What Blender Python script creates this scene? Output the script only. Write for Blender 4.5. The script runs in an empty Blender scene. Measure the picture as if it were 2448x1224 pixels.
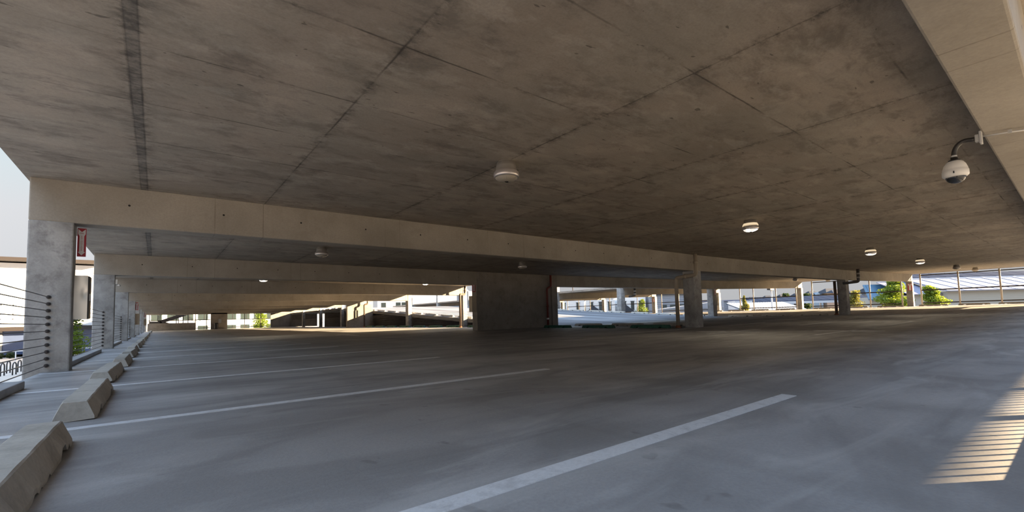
import bpy, bmesh, math, random
from mathutils import Vector, Matrix, Euler

random.seed(7)
SC = bpy.context.scene
COL = SC.collection

# ------------------------------------------------------------------ camera
# world: X runs along the beams, Y along the cable-railed edge, Z up, metres
GZ = -2.6             # street level outside
CAM_POS = Vector((1.5279, 0.0, 0.6422))
_r = Vector((0.78526514, -0.61859039, -0.0265441))
_u = Vector((-0.01816277, -0.06586695, 0.9976631))
_f = Vector((0.61889318, 0.78294794, 0.06295833))
cd = bpy.data.cameras.new('camera')
cam = bpy.data.objects.new('camera', cd)
COL.objects.link(cam)
cam.matrix_world = Matrix(((_r.x, _u.x, -_f.x, CAM_POS.x), (_r.y, _u.y, -_f.y, CAM_POS.y),
                           (_r.z, _u.z, -_f.z, CAM_POS.z), (0, 0, 0, 1)))
cd.sensor_fit = 'HORIZONTAL'
cd.sensor_width = 36.0
cd.lens = 36.0 * 1078.3 / 2448.0
cd.shift_y = 78.03 / 2448.0
cd.clip_start = 0.05
cd.clip_end = 2000.0
SC.camera = cam

# ------------------------------------------------------------------ sky, sun, exposure
SC.view_settings.view_transform = 'Standard'
SC.view_settings.look = 'None'
SC.view_settings.exposure = 0.0
SC.view_settings.gamma = 1.0
SC.view_settings.use_curve_mapping = False
SKY_STRENGTH = 1.45
SUN_STRENGTH = 40.0
SUN_DIR = Vector((0.83, -0.56, 0.275)).normalized()      # towards the sun


def build_world():
    w = bpy.data.worlds.new('sky')
    SC.world = w
    w.use_nodes = True
    nt = w.node_tree
    nt.nodes.clear()
    out = nt.nodes.new('ShaderNodeOutputWorld')
    bg = nt.nodes.new('ShaderNodeBackground')
    tc = nt.nodes.new('ShaderNodeTexCoord')
    sep = nt.nodes.new('ShaderNodeSeparateXYZ')
    nt.links.new(tc.outputs['Generated'], sep.inputs[0])
    ramp = nt.nodes.new('ShaderNodeValToRGB')
    cr = ramp.color_ramp
    cr.elements[0].position = 0.0
    cr.elements[0].color = (0.46, 0.465, 0.48, 1)
    cr.elements[1].position = 1.0
    cr.elements[1].color = (1.1, 1.5, 2.2, 1)
    for p, c in ((0.18, (0.52, 0.53, 0.55, 1)), (0.36, (0.46, 0.60, 0.64, 1)), (0.55, (1.0, 1.3, 1.75, 1))):
        e = cr.elements.new(p)
        e.color = c
    nt.links.new(sep.outputs['Z'], ramp.inputs[0])
    # the sky is paler and brighter over the plaza than towards the hills
    mr = nt.nodes.new('ShaderNodeMapRange')
    mr.inputs['From Min'].default_value = -0.25
    mr.inputs['From Max'].default_value = 0.75
    mr.inputs['To Min'].default_value = 1.0
    mr.inputs['To Max'].default_value = 0.72
    nt.links.new(sep.outputs['X'], mr.inputs['Value'])
    mul = nt.nodes.new('ShaderNodeMath')
    mul.operation = 'MULTIPLY'
    mul.inputs[1].default_value = SKY_STRENGTH
    nt.links.new(mr.outputs[0], mul.inputs[0])
    nt.links.new(ramp.outputs[0], bg.inputs['Color'])
    nt.links.new(mul.outputs[0], bg.inputs['Strength'])
    nt.links.new(bg.outputs[0], out.inputs[0])


build_world()
sd = bpy.data.lights.new('sun', 'SUN')
sd.energy = SUN_STRENGTH
sd.angle = math.radians(0.53)
sd.color = (1.0, 0.74, 0.44)
sun = bpy.data.objects.new('sun', sd)
COL.objects.link(sun)
sun.rotation_euler = SUN_DIR.to_track_quat('Z', 'Y').to_euler()
sun.location = (60, -40, 30)

# ------------------------------------------------------------------ garage dimensions
S = 18.79            # beam span
BAY = 9.1            # column spacing along Y
Y1 = 9.69            # first beam that faces the camera
HS = 2.29            # soffit of the beams
HC = 2.945           # underside of the slab
XE = 3 * S + 0.25    # far facade
YEND = 82.5


def zf(x):
    """the deck rises gently towards the far facade"""
    xs = (0, S, 2 * S, 3 * S)
    zs = (0, 0.026, 0.224, 0.667)
    if x <= 0:
        return 0.0
    for i in range(3):
        if x <= xs[i + 1]:
            return zs[i] + (zs[i + 1] - zs[i]) * (x - xs[i]) / (xs[i + 1] - xs[i])
    return zs[3]


def zramp(x, y):
    return zf(x) + min(2.27, max(0.0, (y - 17.9) * 0.058))


# ------------------------------------------------------------------ materials
MATS = {}


class NT:
    def __init__(self, name):
        self.m = bpy.data.materials.new(name)
        self.m.use_nodes = True
        self.t = self.m.node_tree
        self.b = self.t.nodes['Principled BSDF']
        self.out = self.t.nodes['Material Output']

    def n(self, typ, **kw):
        nd = self.t.nodes.new(typ)
        for k, v in kw.items():
            setattr(nd, k, v)
        return nd

    def put(self, sock, v):
        if hasattr(v, 'is_output') or isinstance(v, bpy.types.NodeSocket):
            self.t.links.new(v, sock)
        else:
            sock.default_value = v

    def math(self, op, a, b=None, c=None, clamp=False):
        nd = self.n('ShaderNodeMath', operation=op)
        nd.use_clamp = clamp
        self.put(nd.inputs[0], a)
        if b is not None:
            self.put(nd.inputs[1], b)
        if c is not None:
            self.put(nd.inputs[2], c)
        return nd.outputs[0]

    def maprange(self, v, a, b, c=0.0, d=1.0, smooth=False):
        nd = self.n('ShaderNodeMapRange')
        nd.interpolation_type = 'SMOOTHSTEP' if smooth else 'LINEAR'
        self.put(nd.inputs['Value'], v)
        for k, val in (('From Min', a), ('From Max', b), ('To Min', c), ('To Max', d)):
            nd.inputs[k].default_value = val
        return nd.outputs[0]

    def pos(self):
        return self.n('ShaderNodeNewGeometry').outputs['Position']

    def xyz(self, v):
        nd = self.n('ShaderNodeSeparateXYZ')
        self.put(nd.inputs[0], v)
        return nd.outputs

    def scaled(self, v, s):
        nd = self.n('ShaderNodeMapping')
        self.put(nd.inputs['Vector'], v)
        nd.inputs['Scale'].default_value = s
        return nd.outputs[0]

    def noise(self, v, scale, detail=4.0, rough=0.55, dist=0.0):
        nd = self.n('ShaderNodeTexNoise')
        self.put(nd.inputs['Vector'], v)
        nd.inputs['Scale'].default_value = scale
        nd.inputs['Detail'].default_value = detail
        nd.inputs['Roughness'].default_value = rough
        nd.inputs['Distortion'].default_value = dist
        return nd.outputs['Fac']

    def mix(self, f, a, b, mode='MIX'):
        nd = self.n('ShaderNodeMix', data_type='RGBA', blend_type=mode)
        self.put(nd.inputs[0], f)
        self.put(nd.inputs[6], a if not isinstance(a, tuple) else (*a, 1) if len(a) == 3 else a)
        self.put(nd.inputs[7], b if not isinstance(b, tuple) else (*b, 1) if len(b) == 3 else b)
        return nd.outputs[2]

    def bump(self, h, strength, dist=0.01):
        nd = self.n('ShaderNodeBump')
        nd.inputs['Strength'].default_value = strength
        nd.inputs['Distance'].default_value = dist
        self.put(nd.inputs['Height'], h)
        self.t.links.new(nd.outputs[0], self.b.inputs['Normal'])

    def color(self, c):
        self.put(self.b.inputs['Base Color'], (*c, 1) if isinstance(c, tuple) and len(c) == 3 else c)

    def set(self, **kw):
        for k, v in kw.items():
            self.put(self.b.inputs[k.replace('_', ' ')], v)


def plain(name, c, rough=0.6, metal=0.0, var=0.12, scale=6.0, emit=None):
    k = NT(name)
    p = k.n('ShaderNodeTexCoord').outputs['Object']
    f = k.noise(p, scale, 3)
    d = tuple(x * (1 - var) for x in c)
    e = tuple(min(1, x * (1 + var)) for x in c)
    k.color(k.mix(f, d, e))
    k.set(Roughness=rough, Metallic=metal)
    if emit:
        k.b.inputs['Emission Color'].default_value = (*emit[0], 1)
        k.b.inputs['Emission Strength'].default_value = emit[1]
    MATS[name] = k.m
    return k.m


def concrete(name, c1, c2, scale=0.9, rough=0.85, bump=0.12, stain=0.3, stain_c=(0.10, 0.09, 0.08), joints=None, holes=None, streak=0.0):
    k = NT(name)
    p = k.pos()
    big = k.noise(p, scale, 5, 0.6, 0.4)
    base = k.mix(k.maprange(big, 0.3, 0.7), c1, c2)
    fine = k.noise(p, 38.0, 4, 0.65)
    base = k.mix(k.maprange(fine, 0.35, 0.75, 0.0, 0.22), base, (0.12, 0.11, 0.10))
    blot = k.noise(p, scale * 2.6, 5, 0.72, 0.15)
    base = k.mix(k.math('MULTIPLY', k.maprange(blot, 0.46, 0.72, smooth=True), stain), base, stain_c)
    if streak:
        st = k.noise(k.scaled(p, (9.0, 9.0, 0.55)), 1.0, 3, 0.6)
        base = k.mix(k.math('MULTIPLY', k.maprange(st, 0.55, 0.75, smooth=True), streak), base, stain_c)
    x, y, z = k.xyz(p)
    if joints:
        for jx in joints:
            d = k.math('ABSOLUTE', k.math('SUBTRACT', x, jx))
            base = k.mix(k.math('MULTIPLY', k.maprange(d, 0.003, 0.012, 1.0, 0.0), k.maprange(k.noise(p, 0.9, 2), 0.35, 0.65, 0.08, 0.42)), base, (0.07, 0.055, 0.045))
    if holes:
        x0, sp, hz = holes
        dx = k.math('SUBTRACT', k.math('MODULO', k.math('ADD', k.math('SUBTRACT', x, x0), sp * 20.5), sp), sp * 0.5)
        dz = k.math('SUBTRACT', k.math('SUBTRACT', z, hz), k.math('MULTIPLY', k.math('MAXIMUM', k.math('SUBTRACT', x, S), 0.0), 0.016))
        r2 = k.math('ADD', k.math('MULTIPLY', dx, dx), k.math('MULTIPLY', dz, dz))
        base = k.mix(k.math('LESS_THAN', r2, 0.00028), base, (0.02, 0.018, 0.016))
    k.color(base)
    k.set(Roughness=rough)
    k.b.inputs['Specular IOR Level'].default_value = 0.25
    k.bump(fine, bump, 0.006)
    MATS[name] = k.m
    return k.m


def ceiling_material():
    k = NT('board_marked_slab')
    p = k.pos()
    x, y, z = k.xyz(p)
    big = k.noise(p, 0.55, 5, 0.62, 0.6)
    base = k.mix(k.maprange(big, 0.3, 0.7), (0.335, 0.28, 0.225), (0.51, 0.435, 0.355))
    # each sheet of formwork left its own tone
    cx = k.math('FLOOR', k.math('DIVIDE', k.math('ADD', x, 21.26), 2.44))
    cy = k.math('FLOOR', k.math('DIVIDE', k.math('ADD', y, 22.24), 1.2215))
    wn = k.n('ShaderNodeTexWhiteNoise', noise_dimensions='2D')
    cb = k.n('ShaderNodeCombineXYZ')
    k.put(cb.inputs[0], cx)
    k.put(cb.inputs[1], cy)
    k.t.links.new(cb.outputs[0], wn.inputs['Vector'])
    base = k.mix(k.maprange(wn.outputs['Value'], 0, 1, 0.0, 0.26), base, (0.15, 0.13, 0.115))
    blot = k.noise(k.scaled(p, (0.8, 1.4, 1)), 1.9, 7, 0.72, 0.25)
    base = k.mix(k.math('MULTIPLY', k.maprange(blot, 0.48, 0.66, smooth=True), 0.5), base, (0.105, 0.09, 0.078))
    grain = k.noise(k.scaled(p, (0.6, 3.2, 1)), 3.0, 6, 0.7, 0.0)
    base = k.mix(k.math('MULTIPLY', k.maprange(grain, 0.5, 0.72, smooth=True), 0.28), base, (0.14, 0.12, 0.10))
    pale = k.noise(k.scaled(p, (0.8, 1.5, 1)), 1.7, 6, 0.68, 0.2)
    base = k.mix(k.math('MULTIPLY', k.maprange(pale, 0.52, 0.64, smooth=True), 0.45), base, (0.53, 0.465, 0.39))
    hue = k.noise(p, 1.1, 4, 0.6)
    base = k.mix(k.maprange(hue, 0.4, 0.6, 0.0, 0.3), base, (0.265, 0.255, 0.215))
    fine = k.noise(p, 45.0, 4, 0.7)
    base = k.mix(k.maprange(fine, 0.4, 0.75, 0.0, 0.25), base, (0.12, 0.105, 0.09))
    # small dark spots
    spot = k.noise(k.scaled(p, (1.0, 2.2, 1)), 7.0, 2, 0.4, 0.3)
    base = k.mix(k.math('MULTIPLY', k.maprange(spot, 0.735, 0.765, smooth=True), 0.6), base, (0.06, 0.05, 0.045))
    # seams between sheets
    w = k.math('MULTIPLY', k.math('SUBTRACT', k.noise(p, 2.5, 3), 0.5), 0.02)
    a = k.math('SUBTRACT', k.math('MODULO', k.math('ADD', x, 100.0 * 2.44 - 3.14 + 1.22), 2.44), 1.22)
    dx = k.math('ABSOLUTE', k.math('ADD', a, w))
    dd = k.math('MINIMUM', k.math('ABSOLUTE', k.math('SUBTRACT', x, 1.295)), k.math('ABSOLUTE', k.math('SUBTRACT', x, 1.385)))
    near = k.math('LESS_THAN', x, 2.0)
    dx = k.math('ADD', k.math('MULTIPLY', near, k.math('ADD', dd, k.math('ABSOLUTE', w))), k.math('MULTIPLY', k.math('SUBTRACT', 1.0, near), dx))
    b = k.math('SUBTRACT', k.math('MODULO', k.math('ADD', y, 100.0 * 1.2215 - 2.19 + 0.61075), 1.2215), 0.61075)
    dy = k.math('ABSOLUTE', k.math('ADD', b, w))
    strip = k.math('LESS_THAN', k.math('ABSOLUTE', k.math('SUBTRACT', x, 1.34)), 0.045)
    n1 = k.noise(p, 1.3, 3, 0.5)
    n2 = k.noise(k.scaled(p, (0.8, 1.3, 1)), 7.0, 6, 0.75, 0.2)
    lx = k.math('MULTIPLY', k.maprange(dx, 0.002, 0.016, 1.0, 0.0), k.maprange(n1, 0.35, 0.62, 0.12, 0.75))
    ly = k.math('MULTIPLY', k.maprange(dy, 0.003, 0.014, 1.0, 0.0), k.maprange(n1, 0.42, 0.62, 0.0, 0.75))
    line = k.math('MAXIMUM', lx, ly)
    hx = k.math('MULTIPLY', k.maprange(dx, 0.0, 0.13, 1.0, 0.0), k.maprange(n2, 0.46, 0.62))
    hy = k.math('MULTIPLY', k.maprange(dy, 0.0, 0.06, 0.8, 0.0), k.maprange(n2, 0.54, 0.66))
    halo = k.math('MULTIPLY', k.math('MAXIMUM', hx, hy), 0.75)
    base = k.mix(k.math('MULTIPLY', strip, k.maprange(n2, 0.35, 0.62, 0.25, 0.75)), base, (0.095, 0.09, 0.085))
    base = k.mix(halo, base, (0.075, 0.065, 0.055))
    base = k.mix(line, base, (0.05, 0.042, 0.036))
    k.color(base)
    k.set(Roughness=0.8)
    k.b.inputs['Specular IOR Level'].default_value = 0.25
    h = k.math('SUBTRACT', k.math('MULTIPLY', fine, 0.3), line)
    k.bump(h, 0.25, 0.008)
    MATS['slab'] = k.m


def floor_material():
    k = NT('worn_concrete_floor')
    p = k.pos()
    big = k.noise(k.scaled(p, (0.55, 1.0, 1)), 0.55, 4, 0.55, 0.7)
    base = k.mix(k.maprange(big, 0.32, 0.68), (0.30, 0.297, 0.30), (0.47, 0.465, 0.465))
    smear = k.noise(k.scaled(p, (0.22, 1.3, 1)), 1.1, 5, 0.6, 0.9)
    base = k.mix(k.math('MULTIPLY', k.maprange(smear, 0.48, 0.68, smooth=True), 0.5), base, (0.16, 0.155, 0.155))
    tyre = k.noise(k.scaled(p, (1.6, 0.09, 1)), 1.0, 4, 0.6, 0.3)
    base = k.mix(k.math('MULTIPLY', k.maprange(tyre, 0.5, 0.7, smooth=True), 0.28), base, (0.15, 0.145, 0.14))
    fine = k.noise(p, 60.0, 4, 0.75)
    base = k.mix(k.maprange(fine, 0.3, 0.75, 0.0, 0.35), base, (0.15, 0.148, 0.15))
    spot = k.noise(p, 5.0, 3, 0.5, 0.4)
    base = k.mix(k.math('MULTIPLY', k.maprange(spot, 0.68, 0.74, smooth=True), 0.45), base, (0.11, 0.105, 0.10))
    damp = k.noise(k.scaled(p, (0.5, 0.9, 1)), 1.7, 3, 0.5, 1.1)
    base = k.mix(k.math('MULTIPLY', k.maprange(damp, 0.44, 0.62, smooth=True), 0.38), base, (0.17, 0.165, 0.165))
    pale = k.noise(k.scaled(p, (0.35, 1.4, 1)), 1.6, 4, 0.6, 0.8)
    base = k.mix(k.math('MULTIPLY', k.maprange(pale, 0.52, 0.68, smooth=True), 0.4), base, (0.53, 0.525, 0.52))
    k.color(base)
    k.set(Roughness=k.maprange(smear, 0.3, 0.7, 0.5, 0.68))
    k.b.inputs['Specular IOR Level'].default_value = 0.35
    k.bump(fine, 0.22, 0.006)
    MATS['floor'] = k.m


def ramp_material():
    k = NT('shadow_banded_ramp')
    p = k.pos()
    big = k.noise(p, 0.5, 5, 0.6, 0.4)
    base = k.mix(k.maprange(big, 0.3, 0.7), (0.19, 0.195, 0.205), (0.27, 0.275, 0.28))
    band = k.noise(k.scaled(p, (0.55, 0.012, 1)), 1.0, 3, 0.6)  # lengthwise bands: railing cable shadows painted into the ramp colour
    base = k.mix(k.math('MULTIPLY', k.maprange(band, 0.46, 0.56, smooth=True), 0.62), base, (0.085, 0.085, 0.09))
    fine = k.noise(p, 38.0, 4, 0.65)
    base = k.mix(k.maprange(fine, 0.35, 0.75, 0.0, 0.2), base, (0.15, 0.15, 0.15))
    k.color(base)
    k.set(Roughness=0.85)
    k.b.inputs['Specular IOR Level'].default_value = 0.12
    k.bump(fine, 0.12, 0.006)
    MATS['ramp'] = k.m


def paint_material(name, c, worn=(0.33, 0.33, 0.34)):
    k = NT(name)
    p = k.pos()
    f = k.noise(p, 9.0, 6, 0.7, 0.5)
    g = k.noise(p, 70.0, 3, 0.7)
    base = k.mix(k.maprange(f, 0.5, 0.72, 0.0, 0.55), c, worn)
    base = k.mix(k.maprange(g, 0.4, 0.75, 0.0, 0.25), base, worn)
    k.color(base)
    k.set(Roughness=0.6)
    k.bump(g, 0.15, 0.004)
    MATS[name] = k.m


def leaf_material(name, c1, c2):
    k = NT(name)
    r = k.n('ShaderNodeObjectInfo').outputs['Random']
    p = k.n('ShaderNodeTexCoord').outputs['Object']
    f = k.noise(p, 3.0, 3)
    k.color(k.mix(k.maprange(f, 0.3, 0.7), c1, c2))
    k.set(Roughness=0.6)
    k.b.inputs['Subsurface Weight'].default_value = 0.0
    tr = k.n('ShaderNodeBsdfTranslucent')
    tr.inputs['Color'].default_value = (c2[0], c2[1], c2[2] * 0.6, 1)
    mx = k.n('ShaderNodeMixShader')
    mx.inputs[0].default_value = 0.35
    k.t.links.new(k.b.outputs[0], mx.inputs[1])
    k.t.links.new(tr.outputs[0], mx.inputs[2])
    k.t.links.new(mx.outputs[0], k.out.inputs[0])
    MATS[name] = k.m


ceiling_material()
floor_material()
concrete('beam_face', (0.30, 0.268, 0.225), (0.41, 0.37, 0.315), 0.7, stain=0.25, stain_c=(0.2, 0.17, 0.14),
         joints=(2.34, 3.12, 5.57, 5.92, 8.41, 9.65, 12.36, 13.1, 15.6, 17.2, 20.4, 22.9, 25.3, 27.8, 30.2, 32.6, 35.1, 38.2, 41.0, 43.9, 47.0, 50.1, 53.2),
         holes=(1.15, 1.325, 2.655), streak=0.12)
concrete('column', (0.27, 0.265, 0.255), (0.50, 0.49, 0.475), 1.5, stain=0.7, stain_c=(0.17, 0.16, 0.155), streak=0.2)
concrete('wall', (0.25, 0.225, 0.195), (0.36, 0.32, 0.28), 0.9, stain=0.45, stain_c=(0.13, 0.115, 0.10), streak=0.25)
concrete('curb', (0.36, 0.36, 0.37), (0.46, 0.46, 0.46), 1.0, stain=0.2)
concrete('wheel_stop', (0.44, 0.41, 0.36), (0.58, 0.55, 0.49), 1.8, stain=0.45, stain_c=(0.26, 0.24, 0.21), bump=0.25)
concrete('plaza', (0.46, 0.40, 0.34), (0.56, 0.50, 0.43), 0.2, stain=0.1)
concrete('bounce_strip', (0.30, 0.275, 0.23), (0.39, 0.36, 0.30), 0.4, stain=0.2)
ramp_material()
paint_material('line_paint', (0.70, 0.71, 0.73))
paint_material('arrow_paint', (0.58, 0.58, 0.58))
paint_material('green_paint', (0.008, 0.095, 0.062), (0.12, 0.17, 0.13))
leaf_material('leaf_bright', (0.05, 0.11, 0.01), (0.26, 0.33, 0.03))
leaf_material('leaf_olive', (0.07, 0.085, 0.015), (0.27, 0.25, 0.05))
leaf_material('leaf_dark', (0.015, 0.035, 0.008), (0.05, 0.08, 0.018))
plain('bark', (0.10, 0.075, 0.055), 0.9)
plain('steel', (0.52, 0.51, 0.49), 0.42, 1.0)
plain('brushed_steel', (0.60, 0.58, 0.54), 0.32, 1.0, 0.05)
plain('dark_steel', (0.055, 0.05, 0.05), 0.5, 0.6)
plain('cable_steel', (0.16, 0.15, 0.15), 0.45, 0.7)
plain('post_paint', (0.42, 0.36, 0.30), 0.5)
plain('lamp_grey', (0.40, 0.375, 0.34), 0.38, 0.55, 0.06)
plain('lamp_rim', (0.62, 0.58, 0.56), 0.3, 0.6, 0.05)
plain('cam_white', (0.80, 0.77, 0.72), 0.4, 0.0, 0.03)
plain('black_plastic', (0.025, 0.022, 0.02), 0.4)
plain('conduit_grey', (0.48, 0.47, 0.45), 0.5, 0.3)
plain('pipe_tan', (0.40, 0.34, 0.26), 0.55, 0.0, 0.15, 3.0)
plain('pipe_brown', (0.10, 0.07, 0.055), 0.55)
plain('pipe_iron', (0.13, 0.12, 0.11), 0.55, 0.3)
plain('rust', (0.26, 0.10, 0.05), 0.85, 0.0, 0.35, 20.0)
plain('fire_red', (0.17, 0.03, 0.02), 0.5)
plain('sign_red', (0.42, 0.018, 0.035), 0.4, 0.0, 0.03)
plain('sign_white', (0.80, 0.78, 0.78), 0.5, 0.0, 0.03)
plain('sign_blue', (0.10, 0.07, 0.55), 0.4, 0.0, 0.03)
plain('panel_tan', (0.50, 0.42, 0.31), 0.6)
plain('stucco_white', (0.86, 0.85, 0.83), 0.9, 0.0, 0.02)
plain('siding_beige', (0.42, 0.40, 0.35), 0.8, 0.0, 0.03)
plain('siding_grey', (0.29, 0.31, 0.35), 0.8, 0.0, 0.03)
plain('window_glass', (0.035, 0.05, 0.05), 0.3, 0.0, 0.2)
plain('glass_blue', (0.07, 0.10, 0.19), 0.12, 0.0, 0.3, 0.6)
plain('brown_fascia', (0.03, 0.023, 0.021), 0.7)
plain('metal_roof', (0.20, 0.205, 0.27), 0.55, 0.0, 0.04)
plain('white_roof', (0.62, 0.62, 0.64), 0.5, 0.0, 0.03)
plain('solar_cell', (0.007, 0.018, 0.05), 0.6, 0.0, 0.15)
MATS['solar_cell'].node_tree.nodes['Principled BSDF'].inputs['Specular IOR Level'].default_value = 0.08
plain('blue_roof', (0.055, 0.13, 0.20), 0.5, 0.0, 0.08)
plain('canopy_dark', (0.06, 0.065, 0.075), 0.8)
plain('house_wall', (0.42, 0.36, 0.31), 0.85)
plain('house_wall_blue', (0.26, 0.32, 0.38), 0.85)
plain('house_wall_tan', (0.42, 0.30, 0.22), 0.85)
plain('roof_dark', (0.03, 0.034, 0.045), 0.85)
plain('hill_grass', (0.035, 0.045, 0.02), 0.95, 0.0, 0.35, 0.05)
plain('asphalt', (0.15, 0.15, 0.155), 0.9)
plain('bin_black', (0.02, 0.02, 0.02), 0.5)


def lens_material(name, strength):
    k = NT(name)
    p = k.n('ShaderNodeTexCoord').outputs['Object']
    x, y, z = k.xyz(p)
    ang = k.math('ARCTAN2', y, x)
    rib = k.math('ABSOLUTE', k.math('SINE', k.math('MULTIPLY', ang, 28.0)))
    k.color(k.mix(rib, (0.22, 0.18, 0.13), (0.55, 0.50, 0.42)))
    k.set(Roughness=0.2)
    if strength:
        r = k.math('SQRT', k.math('ADD', k.math('MULTIPLY', x, x), k.math('MULTIPLY', y, y)))
        spots = k.math('GREATER_THAN', k.math('ADD', k.math('COSINE', k.math('MULTIPLY', ang, 4.0)), k.maprange(r, 0.0, 0.12, 1.6, 0.0)), 0.35)
        k.b.inputs['Emission Color'].default_value = (1.0, 0.92, 0.80, 1)
        k.put(k.b.inputs['Emission Strength'], k.math('MULTIPLY', k.math('ADD', k.math('MULTIPLY', spots, 0.85), 0.15), strength))
    MATS[name] = k.m


lens_material('lens_unlit', 0.0)
lens_material('lens_lit', 6.0)
plain('uplight', (0.6, 0.5, 0.35), 0.5, emit=((1.0, 0.80, 0.52), 0.75))

# ------------------------------------------------------------------ mesh helpers


class MB:
    """collects simple solids; build() links them as one mesh object"""

    def __init__(self):
        self.v = []
        self.f = []

    def add(self, vs, fs):
        o = len(self.v)
        self.v += [tuple(q) for q in vs]
        self.f += [tuple(i + o for i in q) for q in fs]
        return self

    def box(self, x0, x1, y0, y1, z0, z1):
        return self.hexa([(x0, y0, z0), (x1, y0, z0), (x1, y1, z0), (x0, y1, z0), (x0, y0, z1), (x1, y0, z1), (x1, y1, z1), (x0, y1, z1)])

    def hexa(self, p):
        return self.add(p, [(0, 3, 2, 1), (4, 5, 6, 7), (0, 1, 5, 4), (1, 2, 6, 5), (2, 3, 7, 6), (3, 0, 4, 7)])

    def boxm(self, sx, sy, sz, mat):
        p = [mat @ Vector((a * sx / 2, b * sy / 2, c * sz / 2)) for c in (-1, 1) for a, b in ((-1, -1), (1, -1), (1, 1), (-1, 1))]
        return self.hexa(p)

    def bar(self, a, b, w, h=None):
        """square bar between two points"""
        a, b = Vector(a), Vector(b)
        d = b - a
        q = d.to_track_quat('Z', 'Y').to_matrix().to_4x4()
        m = Matrix.Translation((a + b) / 2) @ q
        return self.boxm(w, h or w, d.length, m)

    def tube(self, pts, r, seg=10, cap=True, radii=None):
        pts = [Vector(p) for p in pts]
        n = len(pts)
        rings = []
        up = Vector((0, 0, 1))
        prev = None
        for i, p in enumerate(pts):
            d = (pts[min(i + 1, n - 1)] - pts[max(i - 1, 0)]).normalized()
            if prev is None:
                a = d.cross(up)
                if a.length < 1e-3:
                    a = d.cross(Vector((1, 0, 0)))
                a.normalize()
            else:
                a = prev - d * prev.dot(d)
                a.normalize()
            prev = a
            b = d.cross(a)
            rr = radii[i] if radii else r
            rings.append([p + (a * math.cos(t) + b * math.sin(t)) * rr for t in [2 * math.pi * j / seg for j in range(seg)]])
        vs = [q for rg in rings for q in rg]
        fs = []
        for i in range(n - 1):
            for j in range(seg):
                k = (j + 1) % seg
                fs.append((i * seg + j, i * seg + k, (i + 1) * seg + k, (i + 1) * seg + j))
        if cap:
            fs.append(tuple(reversed(range(seg))))
            fs.append(tuple((n - 1) * seg + j for j in range(seg)))
        return self.add(vs, fs)

    def lathe(self, prof, seg=32, c=(0, 0, 0), capb=False, capt=False):
        vs, fs = [], []
        for r, z in prof:
            for j in range(seg):
                t = 2 * math.pi * j / seg
                vs.append((c[0] + r * math.cos(t), c[1] + r * math.sin(t), c[2] + z))
        for i in range(len(prof) - 1):
            for j in range(seg):
                k = (j + 1) % seg
                fs.append((i * seg + j, i * seg + k, (i + 1) * seg + k, (i + 1) * seg + j))
        if capb:
            fs.append(tuple(reversed(range(seg))))
        if capt:
            fs.append(tuple((len(prof) - 1) * seg + j for j in range(seg)))
        return self.add(vs, fs)

    def build(self, name, mat, parent=None, loc=None, smooth=False, bevel=0.0, seg=2):
        me = bpy.data.meshes.new(name)
        o = bpy.data.objects.new(name, me)
        off = Vector(loc) if loc is not None else Vector((0, 0, 0))
        vs = [tuple(Vector(v) - off) for v in self.v]
        me.from_pydata(vs, [], self.f)
        me.validate()
        bm = bmesh.new()
        bm.from_mesh(me)
        bmesh.ops.recalc_face_normals(bm, faces=bm.faces)
        bm.to_mesh(me)
        bm.free()
        me.materials.append(MATS[mat] if isinstance(mat, str) else mat)
        if smooth:
            for p in me.polygons:
                p.use_smooth = True
        COL.objects.link(o)
        if parent is not None:
            o.parent = parent
            if loc is not None:
                o.location = off
        else:
            o.location = off
        if bevel:
            b = o.modifiers.new('bevel', 'BEVEL')
            b.width = bevel
            b.segments = seg
            b.limit_method = 'ANGLE'
        return o


def tag(o, label, cat, group=None, kind=None):
    o['label'] = label
    o['category'] = cat
    if group:
        o['group'] = group
    if kind:
        o['kind'] = kind
    return o


def structure(o):
    o['kind'] = 'structure'
    return o


def empty(name, loc, label=None, cat=None, group=None, rz=0.0):
    o = bpy.data.objects.new(name, None)
    o.empty_display_size = 0.2
    COL.objects.link(o)
    o.location = loc
    o.rotation_euler = (0, 0, rz)
    if label:
        tag(o, label, cat, group)
    return o


def children(o):
    return [c for c in bpy.data.objects if c.parent == o]


def copy_tree(o, parent=None):
    c = o.copy()
    COL.objects.link(c)
    if parent is not None:
        c.parent = parent
    for ch in children(o):
        copy_tree(ch, c)
    return c


ORD = ['first', 'second', 'third', 'fourth', 'fifth', 'sixth', 'seventh', 'eighth', 'ninth', 'tenth', 'eleventh', 'twelfth',
       'thirteenth', 'fourteenth', 'fifteenth', 'sixteenth', 'seventeenth', 'eighteenth', 'nineteenth', 'twentieth',
       'twenty-first', 'twenty-second', 'twenty-third', 'twenty-fourth', 'twenty-fifth', 'twenty-sixth', 'twenty-seventh',
       'twenty-eighth', 'twenty-ninth', 'thirtieth', 'thirty-first']


def yb(n):
    return Y1 + n * BAY if n >= 0 else 0.15


# ------------------------------------------------------------------ decks
def deck(mb, xs, y0, y1, top, thick):
    """slab following top(x, y) between the x break points"""
    for a, b in zip(xs[:-1], xs[1:]):
        p = [(a, y0, top(a, y0) - thick), (b, y0, top(b, y0) - thick), (b, y1, top(b, y1) - thick), (a, y1, top(a, y1) - thick),
             (a, y0, top(a, y0)), (b, y0, top(b, y0)), (b, y1, top(b, y1)), (a, y1, top(a, y1))]
        mb.hexa(p)


Zf = lambda x, y: zf(x)
XA = [-0.05, S, 19.55]
mb = MB()
deck(mb, [0.19, S, 37.35, XE], -0.6, 17.9, Zf, 0.22)
deck(mb, [0.19, S, 19.2], 17.9, YEND + 0.3, Zf, 0.22)
deck(mb, [37.38, XE], 17.9, YEND, Zf, 0.22)
floor = structure(mb.build('floor', 'floor'))

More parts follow.
